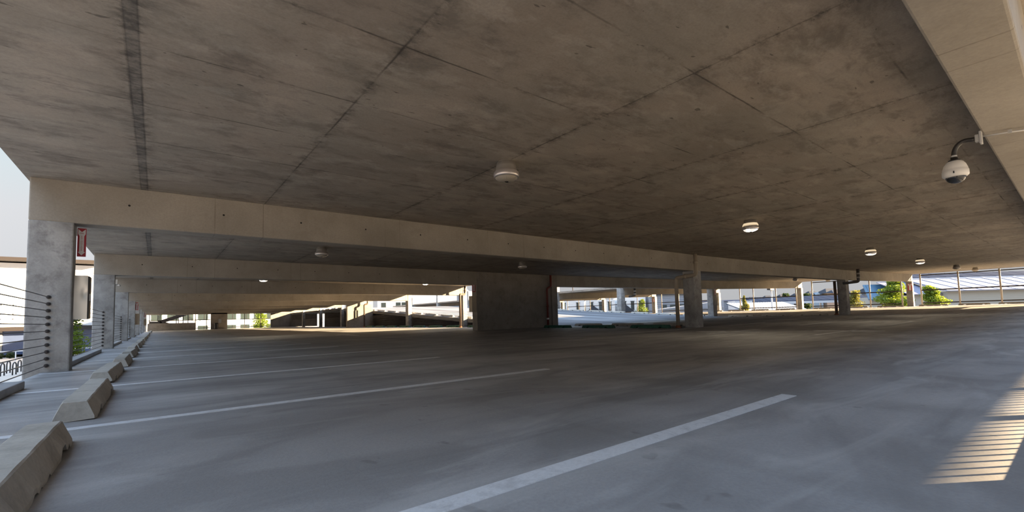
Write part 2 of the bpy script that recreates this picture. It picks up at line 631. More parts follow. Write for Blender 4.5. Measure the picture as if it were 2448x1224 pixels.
mb = MB()
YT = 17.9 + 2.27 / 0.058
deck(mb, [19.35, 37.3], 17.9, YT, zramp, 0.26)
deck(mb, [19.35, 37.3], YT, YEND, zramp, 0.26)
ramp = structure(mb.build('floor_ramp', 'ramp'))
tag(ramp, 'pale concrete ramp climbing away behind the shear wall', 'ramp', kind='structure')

Zc = lambda x, y: HC + zf(x) + 0.2
mb = MB()
deck(mb, [-0.05, S, 37.35, XE], -0.1, 19.35, Zc, 0.2)
deck(mb, [-0.05, S, 19.3], 19.35, YEND + 0.3, Zc, 0.2)
deck(mb, [37.38, XE], 19.35, YEND, Zc, 0.2)
ceil = structure(mb.build('ceiling', 'slab'))

# painted stall lines and arrows are parts of the floor
LY = [1.4048 + 2.652 * k for k in range(0, 30)]
ZL = 0.004
for k, y in enumerate(LY):
    if y > YEND - 3:
        break
    MB().hexa([(0.42, y - .05, 0), (5.24, y - .05, zf(5.24)), (5.24, y + .05, zf(5.24)), (0.22, y + .05, 0), (0.22, y - .05, ZL), (5.24, y - .05, zf(5.24) + ZL), (5.24, y + .05, zf(5.24) + ZL), (0.22, y + .05, ZL)]).build('parking_line', 'line_paint', floor)
for y in (4.05, 6.7, 9.35, 12.0, 14.65):
    for x0, x1 in ((13.9, 17.2), (20.6, 24.0), (33.2, 36.4), (50.4, 55.0)):
        z0, z1 = zf(x0), zf(x1)
        MB().hexa([(x0, y - .05, z0), (x1, y - .05, z1), (x1, y + .05, z1), (x0, y + .05, z0),
                   (x0, y - .05, z0 + ZL), (x1, y - .05, z1 + ZL), (x1, y + .05, z1 + ZL), (x0, y + .05, z0 + ZL)]).build('parking_line', 'arrow_paint', floor)


def arrow(cx, cy, sgn, L=2.6):
    pts = [(-0.12, -L / 2), (0.12, -L / 2), (0.12, L * 0.12), (0.45, L * 0.12), (0, L / 2), (-0.45, L * 0.12), (-0.12, L * 0.12)]
    vs = [(cx + a, cy + sgn * b, zf(cx + a) + h) for h in (0.0, 0.005) for a, b in pts]
    n = len(pts)
    fs = [tuple(range(n))[::-1], tuple(range(n, 2 * n))] + [(i, (i + 1) % n, n + (i + 1) % n, n + i) for i in range(n)]
    MB().add(vs, fs).build('direction_arrow', 'arrow_paint', floor)


arrow(8.5, 21.2, 1)
arrow(12.7, 20.9, -1)
arrow(15.2, 6.85, 1, 1.9)
arrow(16.4, 4.05, -1, 1.6)
arrow(28.0, 9.2, 1)
arrow(46.0, 6.0, 1)

# ------------------------------------------------------------------ beams
BEAM_GROUP = 'concrete beams across the garage'


def beam(n, x0, x1, label, group=BEAM_GROUP):
    y0 = yb(n)
    w = 0.36 if n < 0 else 0.40
    mb = MB()
    xs = [x0] + [q for q in (S, 2 * S) if x0 < q < x1] + [x1]
    deck(mb, xs, y0, y0 + w, lambda x, y: HC + zf(x) + 0.01, HC - HS + 0.01)
    o = mb.build('concrete_beam', 'beam_face', loc=(x0, y0, HS), bevel=0.018)
    tag(o, label, 'beam', group)
    return o


beam(-1, -0.05, XE, 'concrete beam directly overhead carrying the dome camera')
beam(0, 0.0, XE - 0.2, 'long concrete beam nearest the camera crossing above the tan drain pipe')
beam(1, 0.0, XE - 0.2, 'long concrete beam resting on the broad shear wall')
for n in range(2, 8):
    beam(n, 0.0, 19.3, 'concrete beam over the stalls, %s one beyond the broad shear wall' % ORD[n - 2])
for n in range(2, 8):
    beam(n, 37.4, XE - 0.2, 'concrete beam under the roof across the ramp, %s from the front' % ORD[n - 2], 'beams beyond the ramp')

# ------------------------------------------------------------------ columns
def column(x0, x1, y0, y1, z0, z1, label, group, mat='column'):
    o = MB().box(x0, x1, y0, y1, z0, z1).build('concrete_column', mat, loc=((x0 + x1) / 2, (y0 + y1) / 2, z0), bevel=0.02)
    return tag(o, label, 'column', group)


GA = 'columns along the cable railings'
for n in range(0, 9):
    y = yb(n)
    lab = 'mottled concrete column nearest the camera with the steel cabinet' if n == 0 else 'concrete column, %s in the row along the cable railings' % ORD[n]
    column(0.0, 0.5, y, y + 0.32, -0.5, HS + 0.01, lab, GA)
GB = 'columns between the stalls and the ramp'
column(S - 0.295, S + 0.295, Y1 - 0.02, Y1 + 0.46, 0.0, HS + 0.04, 'concrete column beside the tan drain pipe', GB)
for n in range(2, 8):
    if n == 4:
        continue
    y = yb(n)
    column(19.0, 19.36, y - 0.02, y + 0.5, 0.0, HC - 0.01, 'concrete column at the ramp edge, %s beyond the broad shear wall' % ORD[n - 2], GB)
GC = 'columns on the high side of the ramp'
for n in range(0, 8):
    y = yb(n)
    top = HS + zf(37.5) + 0.02 if n < 2 else HC + zf(37.5) + 1.4
    lab = 'concrete column with the black elbow pipe' if n == 0 else 'concrete column, %s in the row on the high side of the ramp' % ORD[n]
    x = 2 * S
    column(x - 0.295 - (0.25 if n >= 2 else 0), x + 0.295 - (0.2 if n >= 2 else 0), y - 0.02, y + 0.48, zf(x) - 0.02, top, lab, GC)
GD = 'columns on the far facade'
for n in range(0, 6):
    y = yb(n)
    lab = 'concrete column with red sign on the far facade' if n == 0 else 'concrete column, %s along the far facade' % ORD[n]
    column(3 * S - 0.3, 3 * S + 0.2, y, y + 0.45, zf(3 * S) - 0.02, HS + zf(3 * S) + 0.01, lab, GD)
# columns of the overhead beam stand outside the picture beside the camera
for x, lab in ((S, 'concrete column under the dome camera beam, first along it'), (2 * S, 'concrete column under the dome camera beam, second along it'), (3 * S, 'concrete column under the dome camera beam at the far facade')):
    column(x - 0.25, x + 0.25, 0.15, 0.51, zf(x) - 0.02, HS + zf(x) + 0.01, lab, 'columns under the dome camera beam')

# ------------------------------------------------------------------ walls
def wall(name, label, *boxes, mat='wall'):
    mb = MB()
    for b in boxes:
        mb.box(*b)
    o = mb.build(name, mat, bevel=0.012)
    o['label'] = label
    o['category'] = 'wall'
    return structure(o)


wall('wall_center', 'broad dark concrete shear wall in the middle of the garage',
     (14.12, 19.2, 18.78, 19.22, 0, HC + 0.02), (19.2, 19.62, 18.70, 19.3, 0, HC + 0.02))
wall('wall_back', 'concrete shear wall with a box on it, behind the lit floor', (16.7, 19.36, 46.1, 46.5, 0, HC + 0.05))
wall('wall_far', 'dark concrete pier between the two far openings', (8.1, 10.24, YEND - 0.2, YEND + 0.2, 0, HC))
wall('wall_end', 'concrete end wall with a diagonal patch of sunlight', (16.25, 23.5, YEND - 0.15, YEND + 0.15, 0, HC + 0.3))
wall('wall_parapet', 'low concrete parapet under the steel stair', (0.6, 6.25, YEND - 0.1, YEND + 0.12, 0, 1.08))
mb = MB()
for ya, yb_ in ((17.95, 30.0), (33.0, 57.0), (57.0, 80.0)):
    za, zb_ = zramp(37.1, ya) - 0.28, zramp(37.1, yb_) - 0.28
    mb.hexa([(36.9, ya, GZ), (37.1, ya, GZ), (37.1, yb_, GZ), (36.9, yb_, GZ), (36.9, ya, za), (37.1, ya, za), (37.1, yb_, zb_), (36.9, yb_, zb_)])  # side wall added to keep daylight out from under the ramp
mb.box(19.6, 37.1, 64.0, 64.3, GZ, 1.95)
mb.box(23.0, 36.9, 45.0, 45.3, GZ, 1.2)
o = mb.build('wall_under', 'wall')
o['label'] = 'walls closing the space beneath the ramp, added to keep it dark'
o['category'] = 'wall'
structure(o)
mb = MB()
mb.box(19.25, 36.95, 18.0, 64.0, GZ, -0.35)
structure(mb.build('ground_under', 'asphalt'))
wall('wall_soffit', 'lintel over the far openings', (0.0, 19.3, YEND - 0.2, YEND + 0.2, 2.30, HC + 0.02), mat='beam_face')
# added unseen panel outside, behind the camera's side: blocks and trims the low sun
wall('wall_sun_blocker', 'added unseen concrete panel outside that blocks the low sun', (-12, 59.0, -5.2, -5.0, 2.705, 6.4))

# ------------------------------------------------------------------ curbs
for n, (a, b) in enumerate([(-0.2, 7.27)] + [(yb(k) + 0.9, yb(k) + 6.6) for k in range(0, 6)]):
    o = MB().box(0.2, 0.41, a, b, 0, 0.085).build('concrete_curb', 'curb', loc=(0.3, a, 0), bevel=0.012)
    tag(o, 'low concrete curb under the cables, %s bay from the camera' % ORD[n], 'curb', 'curbs under the cable railings')
o = MB().box(1.9, 30.0, -0.25, -0.02, 0, 0.13).build('concrete_curb', 'curb', loc=(10, -0.13, 0), bevel=0.01)
tag(o, 'low concrete curb under the picket railing beside the camera', 'curb')

# unseen picket railing assumed beside the camera to stripe the patch of sun
pr = empty('picket_railing', (3.9, -0.12, 0.131), 'assumed unseen steel picket railing whose shadow stripes the sunlit floor', 'railing')
base = Vector((3.9, -0.12, 0.131))
pk = None
for i in range(95):
    x = 4.22 + i * 0.1155
    if pk is None:
        pk = MB().box(-0.0055, 0.0055, -0.0055, 0.0055, 0, 1.0).build('picket', 'dark_steel', pr)
        q = pk
    else:
        q = pk.copy()
        COL.objects.link(q)
        q.parent = pr
    q.location = (x - base.x, 0, 0)
for x in (4.08, 5.9, 7.25, 8.9, 10.7, 12.5, 14.3):
    MB().box(x - 0.035, x + 0.035, -0.155, -0.085, 0.131, 1.12).build('post', 'dark_steel', pr, loc=None).location = -base
MB().box(4.0, 15.2, -0.145, -0.095, 1.09, 1.14).build('handrail', 'dark_steel', pr).location = -base
o = MB().box(3.6, 4.8, -0.6, -0.35, -0.02, 2.2).build('sun_block_pier', 'column', loc=(4.2, -0.5, 0), bevel=0.02)  # unseen pier added to cut off the near end of the sun patch
tag(o, 'added unseen concrete pier outside that ends the striped patch of sun', 'pier')

# ------------------------------------------------------------------ cable railings
def cable_railing(x, y0, y1, z0, z1, label, group, anchor=True, r=0.006, n=11, anchors_at=(0,)):
    e = empty('cable_railing', (x, y0, z0), label, 'railing', group)
    L = y1 - y0
    for k in range(n):
        z = 0.1 + 0.103 * k
        sag = 0.006
        MB().tube([(0, 0, z), (0, L * 0.5, z - sag + (z1 - z0) * 0.5), (0, L, z + (z1 - z0))], r, 6).build('cable', 'cable_steel', e, smooth=True)
        if anchor:
            for ya in anchors_at:
                yy = ya * L
                s = -1 if ya == 1 else 1
                m = MB()
                m.tube([(0, yy, z + (z1 - z0) * ya), (0, yy + s * 0.012, z + (z1 - z0) * ya)], 0.028, 12)
                m.tube([(0, yy + s * 0.012, z + (z1 - z0) * ya), (0, yy + s * 0.05, z + (z1 - z0) * ya)], 0.015, 10)
                m.build('anchor', 'dark_steel', e)
    return e


GR = 'cable railings along the open edge'
for n in range(-1, 4):
    a = yb(n) + (0.36 if n < 0 else 0.32)
    b = yb(n + 1)
    cable_railing(0.25, a, b, 0, 0, 'horizontal cable railing on the open edge, %s bay from the camera' % ORD[n + 1], GR, anchor=n < 3, r=0.0065, anchors_at=(1,))
for n in range(1, 8):
    a, b = yb(n) + 0.5, yb(n + 1)
    cable_railing(19.12, a, b, 0.0, 0.0, 'cable barrier in front of the space under the ramp, %s bay' % ORD[n - 1], 'barriers under the ramp edge', False, 0.011)
    if n < 7:
        cable_railing(37.2, a, b, zramp(37.2, a), zramp(37.2, b), 'cable railing on the high side of the ramp, %s bay' % ORD[n - 1], 'railings on the high side of the ramp', False, 0.007)

# ------------------------------------------------------------------ far facade frames
GF = 'steel frames on the far facade'
fx = 3 * S + 0.12
for n, ys in ((-1, (1.72, 4.2, 6.68, 9.17)), (0, (10.55, 12.95, 15.45, 17.9)), (1, (19.45, 21.5, 23.95, 25.5)), (2, (28.6, 31.1, 33.6, 36.2)), (3, (37.7, 40.2, 42.7, 45.3)), (4, (46.8, 49.3, 51.8, 54.4)), (5, (55.9, 58.4, 61.0, 63.5))):
    e = empty('steel_screen_frame', (fx, ys[0], zf(fx)), 'steel post and rail frame on the far facade, %s bay from the front' % ORD[n + 1], 'frame', GF)
    for y in ys:
        MB().tube([(0, y - ys[0], 0), (0, y - ys[0], HC - 0.02)], 0.06, 12).build('post', 'post_paint', e, smooth=True)
    for z, h in ((0.27, 0.05), (1.43, 0.05), (2.79, 0.04)):
        MB().box(-0.025, 0.025, 0, ys[-1] - ys[0], z - h, z + h).build('rail', 'dark_steel', e)
e = empty('steel_screen_frame', (0.7, YEND + 0.35, 0), 'dark steel frame across the far openings', 'frame')
for x in (2.0, 3.9, 4.7, 5.3, 7.6, 12.6, 14.9):
    MB().box(x - 0.75, x - 0.65, -0.05, 0.05, 0, 2.4).build('post', 'dark_steel', e)
for x0, x1 in ((0.0, 7.4), (9.5, 15.5)):
    MB().box(x0, x1, -0.04, 0.04, 1.42, 1.52).build('rail', 'dark_steel', e)
    MB().box(x0, x1, -0.04, 0.04, 0.20, 0.30).build('rail', 'dark_steel', e)

# ------------------------------------------------------------------ wheel stops
def stop_mesh(seed, L=1.83, paint='wheel_stop'):
    rnd = random.Random(seed)
    secs = 40
    prof0 = [(-0.115, 0.0), (-0.113, 0.02), (-0.071, 0.133), (-0.064, 0.14), (0.064, 0.14), (0.071, 0.133), (0.113, 0.02), (0.115, 0.0)]
    vs, fs = [], []
    for i in range(secs + 1):
        t = i / secs
        y = -L / 2 + L * t
        end = min(t, 1 - t) * L
        sc = min(1.0, 0.93 + end * 1.2)
        notch = any(abs(y - q) < 0.055 for q in (-0.55, 0.55))
        chipl, chipr = max(0, rnd.gauss(0.0, 0.012)), max(0, rnd.gauss(0.004, 0.016))
        yo = -0.035 if i == 0 else (0.035 if i == secs else 0)
        for j, (x, z) in enumerate(prof0):
            zz = z
            xx = x * sc
            if j in (0, 7):
                zz = 0.055 if notch else (chipl if j == 0 else chipr)
            if j in (1, 6):
                zz = 0.062 if notch else z + (chipl if j == 1 else chipr)
            if j in (3, 4):
                zz = z - 0.0015 * math.sin(i * 0.7)
            vs.append((xx, y + (yo * (0.14 - z) / 0.14), zz * (sc if z > 0.1 else 1)))
    m = len(prof0)
    for i in range(secs):
        for j in range(m):
            k = (j + 1) % m
            fs.append((i * m + j, i * m + k, (i + 1) * m + k, (i + 1) * m + j))
    fs.append(tuple(reversed(range(m))))
    fs.append(tuple(secs * m + j for j in range(m)))
    b = MB()
    b.add(vs, fs)
    return b


def make_stop(seed, mat='wheel_stop'):
    o = stop_mesh(seed).build('wheel_stop', mat)
    for s in (-0.6, 0.6):
        MB().lathe([(0.011, 0.139), (0.011, 0.1402), (0.0003, 0.1402)], 10, (0, s, 0), capb=True).build('anchor_pin', 'rust', o)
    return o


protos = [make_stop(s) for s in (3, 11, 29, 47)]
gprotos = [make_stop(s, 'green_paint') for s in (5, 17)]
used = set()


def put_stop(x, y, z, label, group, pr, rz=0.0, tilt=0.0):
    p = random.choice(pr)
    if p.name in used:
        o = copy_tree(p)
    else:
        o = p
        used.add(p.name)
    o.location = (x, y, z)
    o.rotation_euler = (tilt, 0, rz)
    tag(o, label, 'wheel stop', group)
    return o


GS = 'wheel stops along the cable railings'
for k in range(0, 29):
    y = 2.71 + 2.652 * k
    if y > 80:
        break
    lab = 'pale concrete wheel stop nearest the camera beside the open edge' if k == 0 else 'pale concrete wheel stop, %s in the row along the cable railings' % ORD[k]
    put_stop(1.07 + random.uniform(-0.02, 0.03), y + random.uniform(-0.05, 0.05), 0, lab, GS, protos, random.uniform(-0.02, 0.02))
GG = 'green wheel stops by the shear wall'
for k, y in enumerate((11.4, 14.25, 17.0)):
    put_stop(17.9, y, zf(17.9), ('chipped green wheel stop next to the tan drain pipe', 'green wheel stop in the middle of the three before the wall', 'green wheel stop ending at the broad shear wall')[k], GG, gprotos)
for k, y in enumerate((25.0, 27.9, 30.6, 33.3, 36.0, 38.7, 41.4, 44.0)):
    put_stop(18.2, y, zf(18.2), 'green wheel stop at the ramp edge, %s beyond the shear wall' % ORD[k], 'green wheel stops beyond the shear wall', gprotos)
for k, y in enumerate((11.9, 14.4, 17.05)):
    put_stop(20.3, y, zf(20.3), 'grey wheel stop behind the green row, %s from the pipe' % ORD[k], 'grey stops behind the green row', protos)
sl = math.atan(0.058)
for k in range(18):
    y = 20.8 + 2.652 * k
    if k > 2:
        put_stop(19.75, y, zramp(19.75, y) + 0.002, 'wheel stop on the low ramp edge, %s going up past the wall' % ORD[k - 3], 'wheel stops on the low edge of the ramp', protos, 0, sl if y < 56 else 0)
    if k < 8:
        put_stop(36.7, y - 0.6, zramp(36.7, y - 0.6) + 0.002, 'wheel stop on the high edge of the ramp, %s going up' % ORD[k], 'wheel stops on the high edge of the ramp', protos, 0, sl if y < 56.6 else 0)
for k, y in enumerate((11.6, 13.9, 16.4)):
    put_stop(36.8, y, zf(36.8), 'worn wheel stop by the black elbow pipe column, %s in its row' % ORD[k], 'wheel stops by the black pipe column', protos)
for k, y in enumerate((3.4, 5.75, 8.3, 11.3, 13.9, 16.6, 20.3, 22.9, 25.6, 28.2)):
    put_stop(55.6, y, zf(55.6), 'sunlit wheel stop at the far facade, %s along it' % ORD[k], 'wheel stops at the far facade', protos)
for k, y in enumerate((20.4,)):
    put_stop(38.5, y, zf(38.5), 'wheel stop just across the ramp railing', None, protos)

# ------------------------------------------------------------------ ceiling lamps
def make_lamp(lit):
    e = empty('ceiling_lamp', (0, 0, 0))
    MB().lathe([(0.115, 0.0), (0.118, -0.01), (0.118, -0.015), (0.135, -0.02), (0.148, -0.07), (0.15, -0.075), (0.15, -0.085), (0.158, -0.13), (0.166, -0.155)], 40, capt=False).build('housing', 'lamp_grey', e, smooth=True)
    if lit:
        MB().lathe([(0.159, -0.09), (0.176, -0.12), (0.184, -0.15)], 40).build('glow_ring', 'uplight', e, smooth=True)
    MB().lathe([(0.168, -0.152), (0.186, -0.175), (0.192, -0.205), (0.188, -0.235), (0.174, -0.25), (0.168, -0.246)], 40).build('rim', 'lamp_rim', e, smooth=True)
    o = MB().lathe([(0.17, -0.245), (0.15, -0.268), (0.11, -0.288), (0.06, -0.298), (0.03, -0.30), (0.0005, -0.30)], 40).build('lens', 'lens_lit' if lit else 'lens_unlit', e, smooth=True)
    MB().lathe([(0.026, -0.299), (0.026, -0.306), (0.0005, -0.308)], 16).build('lens_cap', 'dark_steel', e)
    return e


lampU, lampL = make_lamp(False), make_lamp(True)
ld = bpy.data.lights.new('lamp_bulb', 'SPOT')
ld.energy = 90
ld.color = (1.0, 0.85, 0.62)
ld.shadow_soft_size = 0.12
ld.spot_size = math.radians(150)
ld.spot_blend = 0.6
usedl = set()


def put_lamp(x, y, lit, label, z=None):
    p = lampL if lit else lampU
    if p.name in usedl:
        e = copy_tree(p)
    else:
        e = p
        usedl.add(p.name)
    zz = HC + zf(x) if z is None else z
    e.location = (x, y, zz)
    tag(e, label, 'lamp', 'round ceiling lamps')
    if lit:
        b = bpy.data.objects.new('lamp_bulb', ld)
        COL.objects.link(b)
        b.location = (x, y, zz - 0.33)
        b['kind'] = 'helper'


put_lamp(5.58, 5.19, False, 'large unlit round ceiling lamp nearest the camera')
put_lamp(13.46, 5.17, True, 'lit round ceiling lamp, first in the row towards the far facade')
put_lamp(23.9, 5.15, True, 'lit round ceiling lamp, second in the row towards the far facade')
put_lamp(32.4, 5.1, True, 'lit round ceiling lamp, third in the row towards the far facade')
put_lamp(42.8, 5.05, False, 'dark round ceiling lamp against the solar roof, nearer of two')
put_lamp(50.2, 4.95, False, 'dark round ceiling lamp against the solar roof, farther of two')
put_lamp(5.52, 14.5, False, 'unlit round ceiling lamp behind the long near beam')
put_lamp(13.7, 14.65, False, 'dim round ceiling lamp near the shear wall')
put_lamp(42.8, 14.6, False, 'unlit round ceiling lamp under the second long beam, nearer')
put_lamp(50.5, 14.6, False, 'unlit round ceiling lamp under the second long beam, farther')
put_lamp(5.55, 24.3, True, 'lit round ceiling lamp in the bay past the wall, on the stall side')
put_lamp(14.0, 24.0, True, 'lit round ceiling lamp in the bay past the wall, on the ramp side')
# ------------------------------------------------------------------ dome camera
dc = empty('dome_camera', (7.71, 0.5, 2.24), 'white dome security camera on a black goose-neck arm', 'camera')
b0 = Vector((7.71, 0.5, 2.24))


def dcb(m, name, mat, parent=dc, **kw):
    o = m.build(name, mat, parent, **kw)
    return o


m = MB()
m.box(-0.04, 0.04, 0.0, 0.02, -0.06, 0.06)
m.box(-0.026, 0.026, 0.015, 0.05, -0.036, 0.036)
mount = dcb(m, 'wall_mount', 'conduit_grey', bevel=0.006)
cx, cy = 0.0, 0.205
arm = [(0, 0.045, 0.0)]
for i in range(0, 13):
    t = math.pi / 2 * i / 12
    arm.append((0, 0.075 + 0.13 * math.sin(t), 0.0 - 0.13 * (1 - math.cos(t)) + 0.02 * math.sin(2 * t)))
arm.append((0, 0.205, -0.15))
armo = dcb(MB().tube(arm, 0.02, 14), 'arm', 'black_plastic', smooth=True)
dcb(MB().lathe([(0.024, -0.135), (0.024, -0.118)], 18, (0, 0.205, 0)), 'collar', 'conduit_grey', armo, smooth=True)
dcb(MB().lathe([(0.026, -0.135), (0.028, -0.16), (0.046, -0.166), (0.048, -0.178), (0.03, -0.18)], 24, (0, 0.205, 0)), 'cap', 'black_plastic', smooth=True)
dcb(MB().lathe([(0.04, -0.172), (0.062, -0.186), (0.081, -0.215), (0.092, -0.25), (0.096, -0.272), (0.099, -0.275), (0.099, -0.318), (0.094, -0.325), (0.084, -0.335), (0.076, -0.337)], 40, (0, 0.205, 0)), 'housing', 'cam_white', smooth=True)
dcb(MB().box(-0.1025, -0.097, 0.199, 0.209, -0.312, -0.29), 'latch', 'black_plastic')
k = NT('smoked_dome')
k.color((0.05, 0.055, 0.065))
k.set(Roughness=0.06)
k.b.inputs['Transmission Weight'].default_value = 0.35
MATS['smoked_dome'] = k.m
prof = [(0.075 * math.cos(a), -0.335 - 0.062 * math.sin(a)) for a in [math.pi / 2 * i / 10 for i in range(11)]]
dcb(MB().lathe(prof, 36, (0, 0.205, 0)), 'dome', 'smoked_dome', smooth=True)
cb = empty('conduit', (7.8, 0.33, HS - 0.02), 'grey conduit run across the underside of the overhead beam', 'conduit')
MB().tube([(-0.02, 0.19, 0.0), (0.06, 0.0, 0.0), (0.16, -0.18, 0.0)], 0.009, 10).build('pipe', 'conduit_grey', cb, smooth=True)
MB().box(0.045, 0.065, -0.014, 0.014, -0.011, 0.02).build('strap', 'conduit_grey', cb)

# ------------------------------------------------------------------ signs, cabinets
def text(body, size, mat, parent, loc, rot, sx=1.0):
    c = bpy.data.curves.new('lettering', 'FONT')
    c.body = body
    c.size = size
    c.align_x = 'CENTER'
    c.align_y = 'CENTER'
    c.extrude = 0.0006
    o = bpy.data.objects.new('lettering', c)
    COL.objects.link(o)
    dg = bpy.context.evaluated_depsgraph_get()
    me = bpy.data.meshes.new_from_object(o.evaluated_get(dg))
    bpy.data.objects.remove(o)
    me.materials.clear()
    me.materials.append(MATS[mat])
    o = bpy.data.objects.new('lettering', me)
    COL.objects.link(o)
    o.parent = parent
    o.location = loc
    o.rotation_euler = rot
    o.scale = (sx, 1, 1)
    return o


def arrow_sign(x, y, z0, z1, w, label, rz=0.0):
    """red plate facing -Y with a white down arrow and lettering"""
    e = empty('fire_sign', (x, y, z0), label, 'sign', 'red fire extinguisher signs', rz)
    h = z1 - z0
    MB().box(-w / 2, w / 2, 0, 0.012, 0, h).build('plate', 'sign_red', e)
    aw = w * 0.36
    pts = [(0, 0.02 * h / 0.46), (w * 0.42, 0.075), (aw * 0.72, 0.075), (aw * 0.72, h * 0.72), (w * 0.42, h * 0.80), (w * 0.42, h - 0.015), (0, h - 0.06), (-w * 0.42, h - 0.015), (-w * 0.42, h * 0.80), (-aw * 0.72, h * 0.72), (-aw * 0.72, 0.075), (-w * 0.42, 0.075)]
    vs = [(a, yy, b) for yy in (-0.003, -0.0002) for a, b in pts]
    n = len(pts)
    MB().add(vs, [tuple(range(n)), tuple(range(2 * n - 1, n - 1, -1))] + [(i, n + i, n + (i + 1) % n, (i + 1) % n) for i in range(n)]).build('arrow', 'sign_white', e)
    rx = (math.pi / 2, 0, 0)
    text('FIRE', w * 0.27, 'sign_red', e, (0, -0.004, h * 0.82), rx, 1.0)
    c = 'EXTINGUISHER'
    for i, ch in enumerate(c):
        text(ch, h * 0.052, 'sign_red', e, (0, -0.004, h * 0.71 - i * h * 0.045), rx, 1.3)
    return e


def cabinet(x0, x1, y0, y1, z0, z1, label, mat='brushed_steel'):
    e = empty('extinguisher_cabinet', ((x0 + x1) / 2, (y0 + y1) / 2, z0), label, 'cabinet', 'fire extinguisher cabinets')
    hx, hy, h = (x1 - x0) / 2, (y1 - y0) / 2, z1 - z0
    m = MB()
    # dented front sheet
    nx, nz = 10, 24
    vs, fs = [], []
    for i in range(nz + 1):
        for j in range(nx + 1):
            u, v = j / nx, i / nz
            d = 0.012 * math.exp(-((u - 0.75) ** 2 / 0.05 + (v - 0.6) ** 2 / 0.012)) + 0.006 * math.sin(3 * v + 1.5 * u) * u * (1 - u) * 4
            vs.append((-hx + 2 * hx * u, -hy + d, h * v))
    for i in range(nz):
        for j in range(nx):
            a = i * (nx + 1) + j
            fs.append((a, a + 1, a + nx + 2, a + nx + 1))
    MB().add(vs, fs).build('side_panel', mat, e, smooth=True)
    MB().box(-hx, hx, -hy + 0.016, hy, 0, h).build('body', mat, e, bevel=0.008)
    MB().box(hx, hx + 0.018, -hy + 0.01, hy - 0.01, 0.01, h - 0.01).build('door', 'dark_steel' if mat == 'brushed_steel' else mat, e, bevel=0.004)
    MB().box(hx + 0.018, hx + 0.03, -hy + 0.03, -hy + 0.05, h * 0.42, h * 0.58).build('handle', 'steel', e)
    return e


arrow_sign(0.565, 9.96, 1.80, 2.26, 0.105, 'red fire extinguisher sign with white arrow on the nearest column')
cabinet(0.50, 0.66, 9.90, 10.2, 0.79, 1.49, 'dented stainless steel extinguisher cabinet on the nearest column')
arrow_sign(0.57, yb(3) + 0.2, 1.72, 2.2, 0.14, 'red fire extinguisher sign on the fourth column of the railing row')
cabinet(0.5, 0.70, yb(3) + 0.34, yb(3) + 0.6, 0.79, 1.49, 'tan extinguisher cabinet on the fourth column of the railing row', 'panel_tan')
arrow_sign(0.57, yb(6) + 0.2, 1.72, 2.2, 0.14, 'red fire extinguisher sign on the seventh column of the railing row')
cabinet(0.5, 0.72, yb(6) + 0.34, yb(6) + 0.6, 0.79, 1.49, 'tan extinguisher cabinet on the seventh column of the railing row', 'panel_tan')
arrow_sign(14.03, 18.9, 1.95, 2.5, 0.16, 'red fire extinguisher sign on the end of the broad shear wall')
cabinet(13.86, 14.12, 18.82, 19.12, 0.95, 1.75, 'tan extinguisher cabinet on the end of the broad shear wall', 'panel_tan')
arrow_sign(3 * S - 0.32, 9.85, 2.1, 2.75, 0.32, 'red fire extinguisher sign on the far facade column', -math.pi / 2)
arrow_sign(37.65, yb(1) - 0.03, 2.0, 2.5, 0.14, 'red fire extinguisher sign on the column across the ramp', 0)
cabinet(37.88, 38.1, yb(1) + 0.05, yb(1) + 0.35, 1.15, 1.8, 'tan extinguisher cabinet on the column across the ramp', 'panel_tan')
arrow_sign(3 * S - 0.32, yb(3) + 0.2, 2.2, 2.75, 0.3, 'red fire extinguisher sign on the fourth far facade column', -math.pi / 2)
o = MB().box(17.5, 17.75, 45.98, 46.1, 0.95, 1.75).build('electrical_box', 'panel_tan', loc=(17.6, 46.0, 0.95), bevel=0.01)
tag(o, 'tan electrical box on the shear wall behind the lit floor', 'box')
o = MB().box(9.05, 9.45, YEND - 0.32, YEND - 0.2, 0.95, 1.55).build('electrical_box', 'siding_grey', loc=(9.25, YEND - 0.26, 0.95), bevel=0.01)
tag(o, 'grey panel on the dark pier between the far openings', 'box')
tb = empty('litter_bin', (8.75, YEND - 0.6, 0), 'black litter bin in front of the dark far pier', 'bin')
MB().lathe([(0.24, 0), (0.28, 0.8), (0.29, 0.82)], 20, capb=True).build('body', 'bin_black', tb)
MB().lathe([(0.3, 0.82), (0.27, 0.9), (0.12, 0.98), (0.0005, 1.0)], 20).build('lid', 'bin_black', tb)

# emergency light on the second column
el = empty('emergency_light', (0.5, yb(1) + 0.12, 2.02), 'white twin emergency light on the second column of the railing row', 'light')
MB().box(0.0, 0.06, -0.08, 0.08, -0.02, 0.14).build('body', 'cam_white', el, bevel=0.01)
for s in (-0.05, 0.05):
    MB().lathe([(0.012, 0.0), (0.04, -0.03), (0.045, -0.06), (0.0005, -0.065)], 16, (0.09, s, -0.01)).build('lamp_head', 'cam_white', el, smooth=True)

# ------------------------------------------------------------------ pipes
def bend(pts, r=0.12, n=6):
    """rounded polyline"""
    pts = [Vector(p) for p in pts]
    out = [pts[0]]
    for i in range(1, len(pts) - 1):
        a, b, c = pts[i - 1], pts[i], pts[i + 1]
        d1, d2 = (a - b), (c - b)
        rr = min(r, d1.length * 0.45, d2.length * 0.45)
        p, q = b + d1.normalized() * rr, b + d2.normalized() * rr
        for j in range(n + 1):
            t = j / n
            out.append(p * (1 - t) ** 2 + b * 2 * t * (1 - t) + q * t ** 2)
    out.append(pts[-1])
    return out


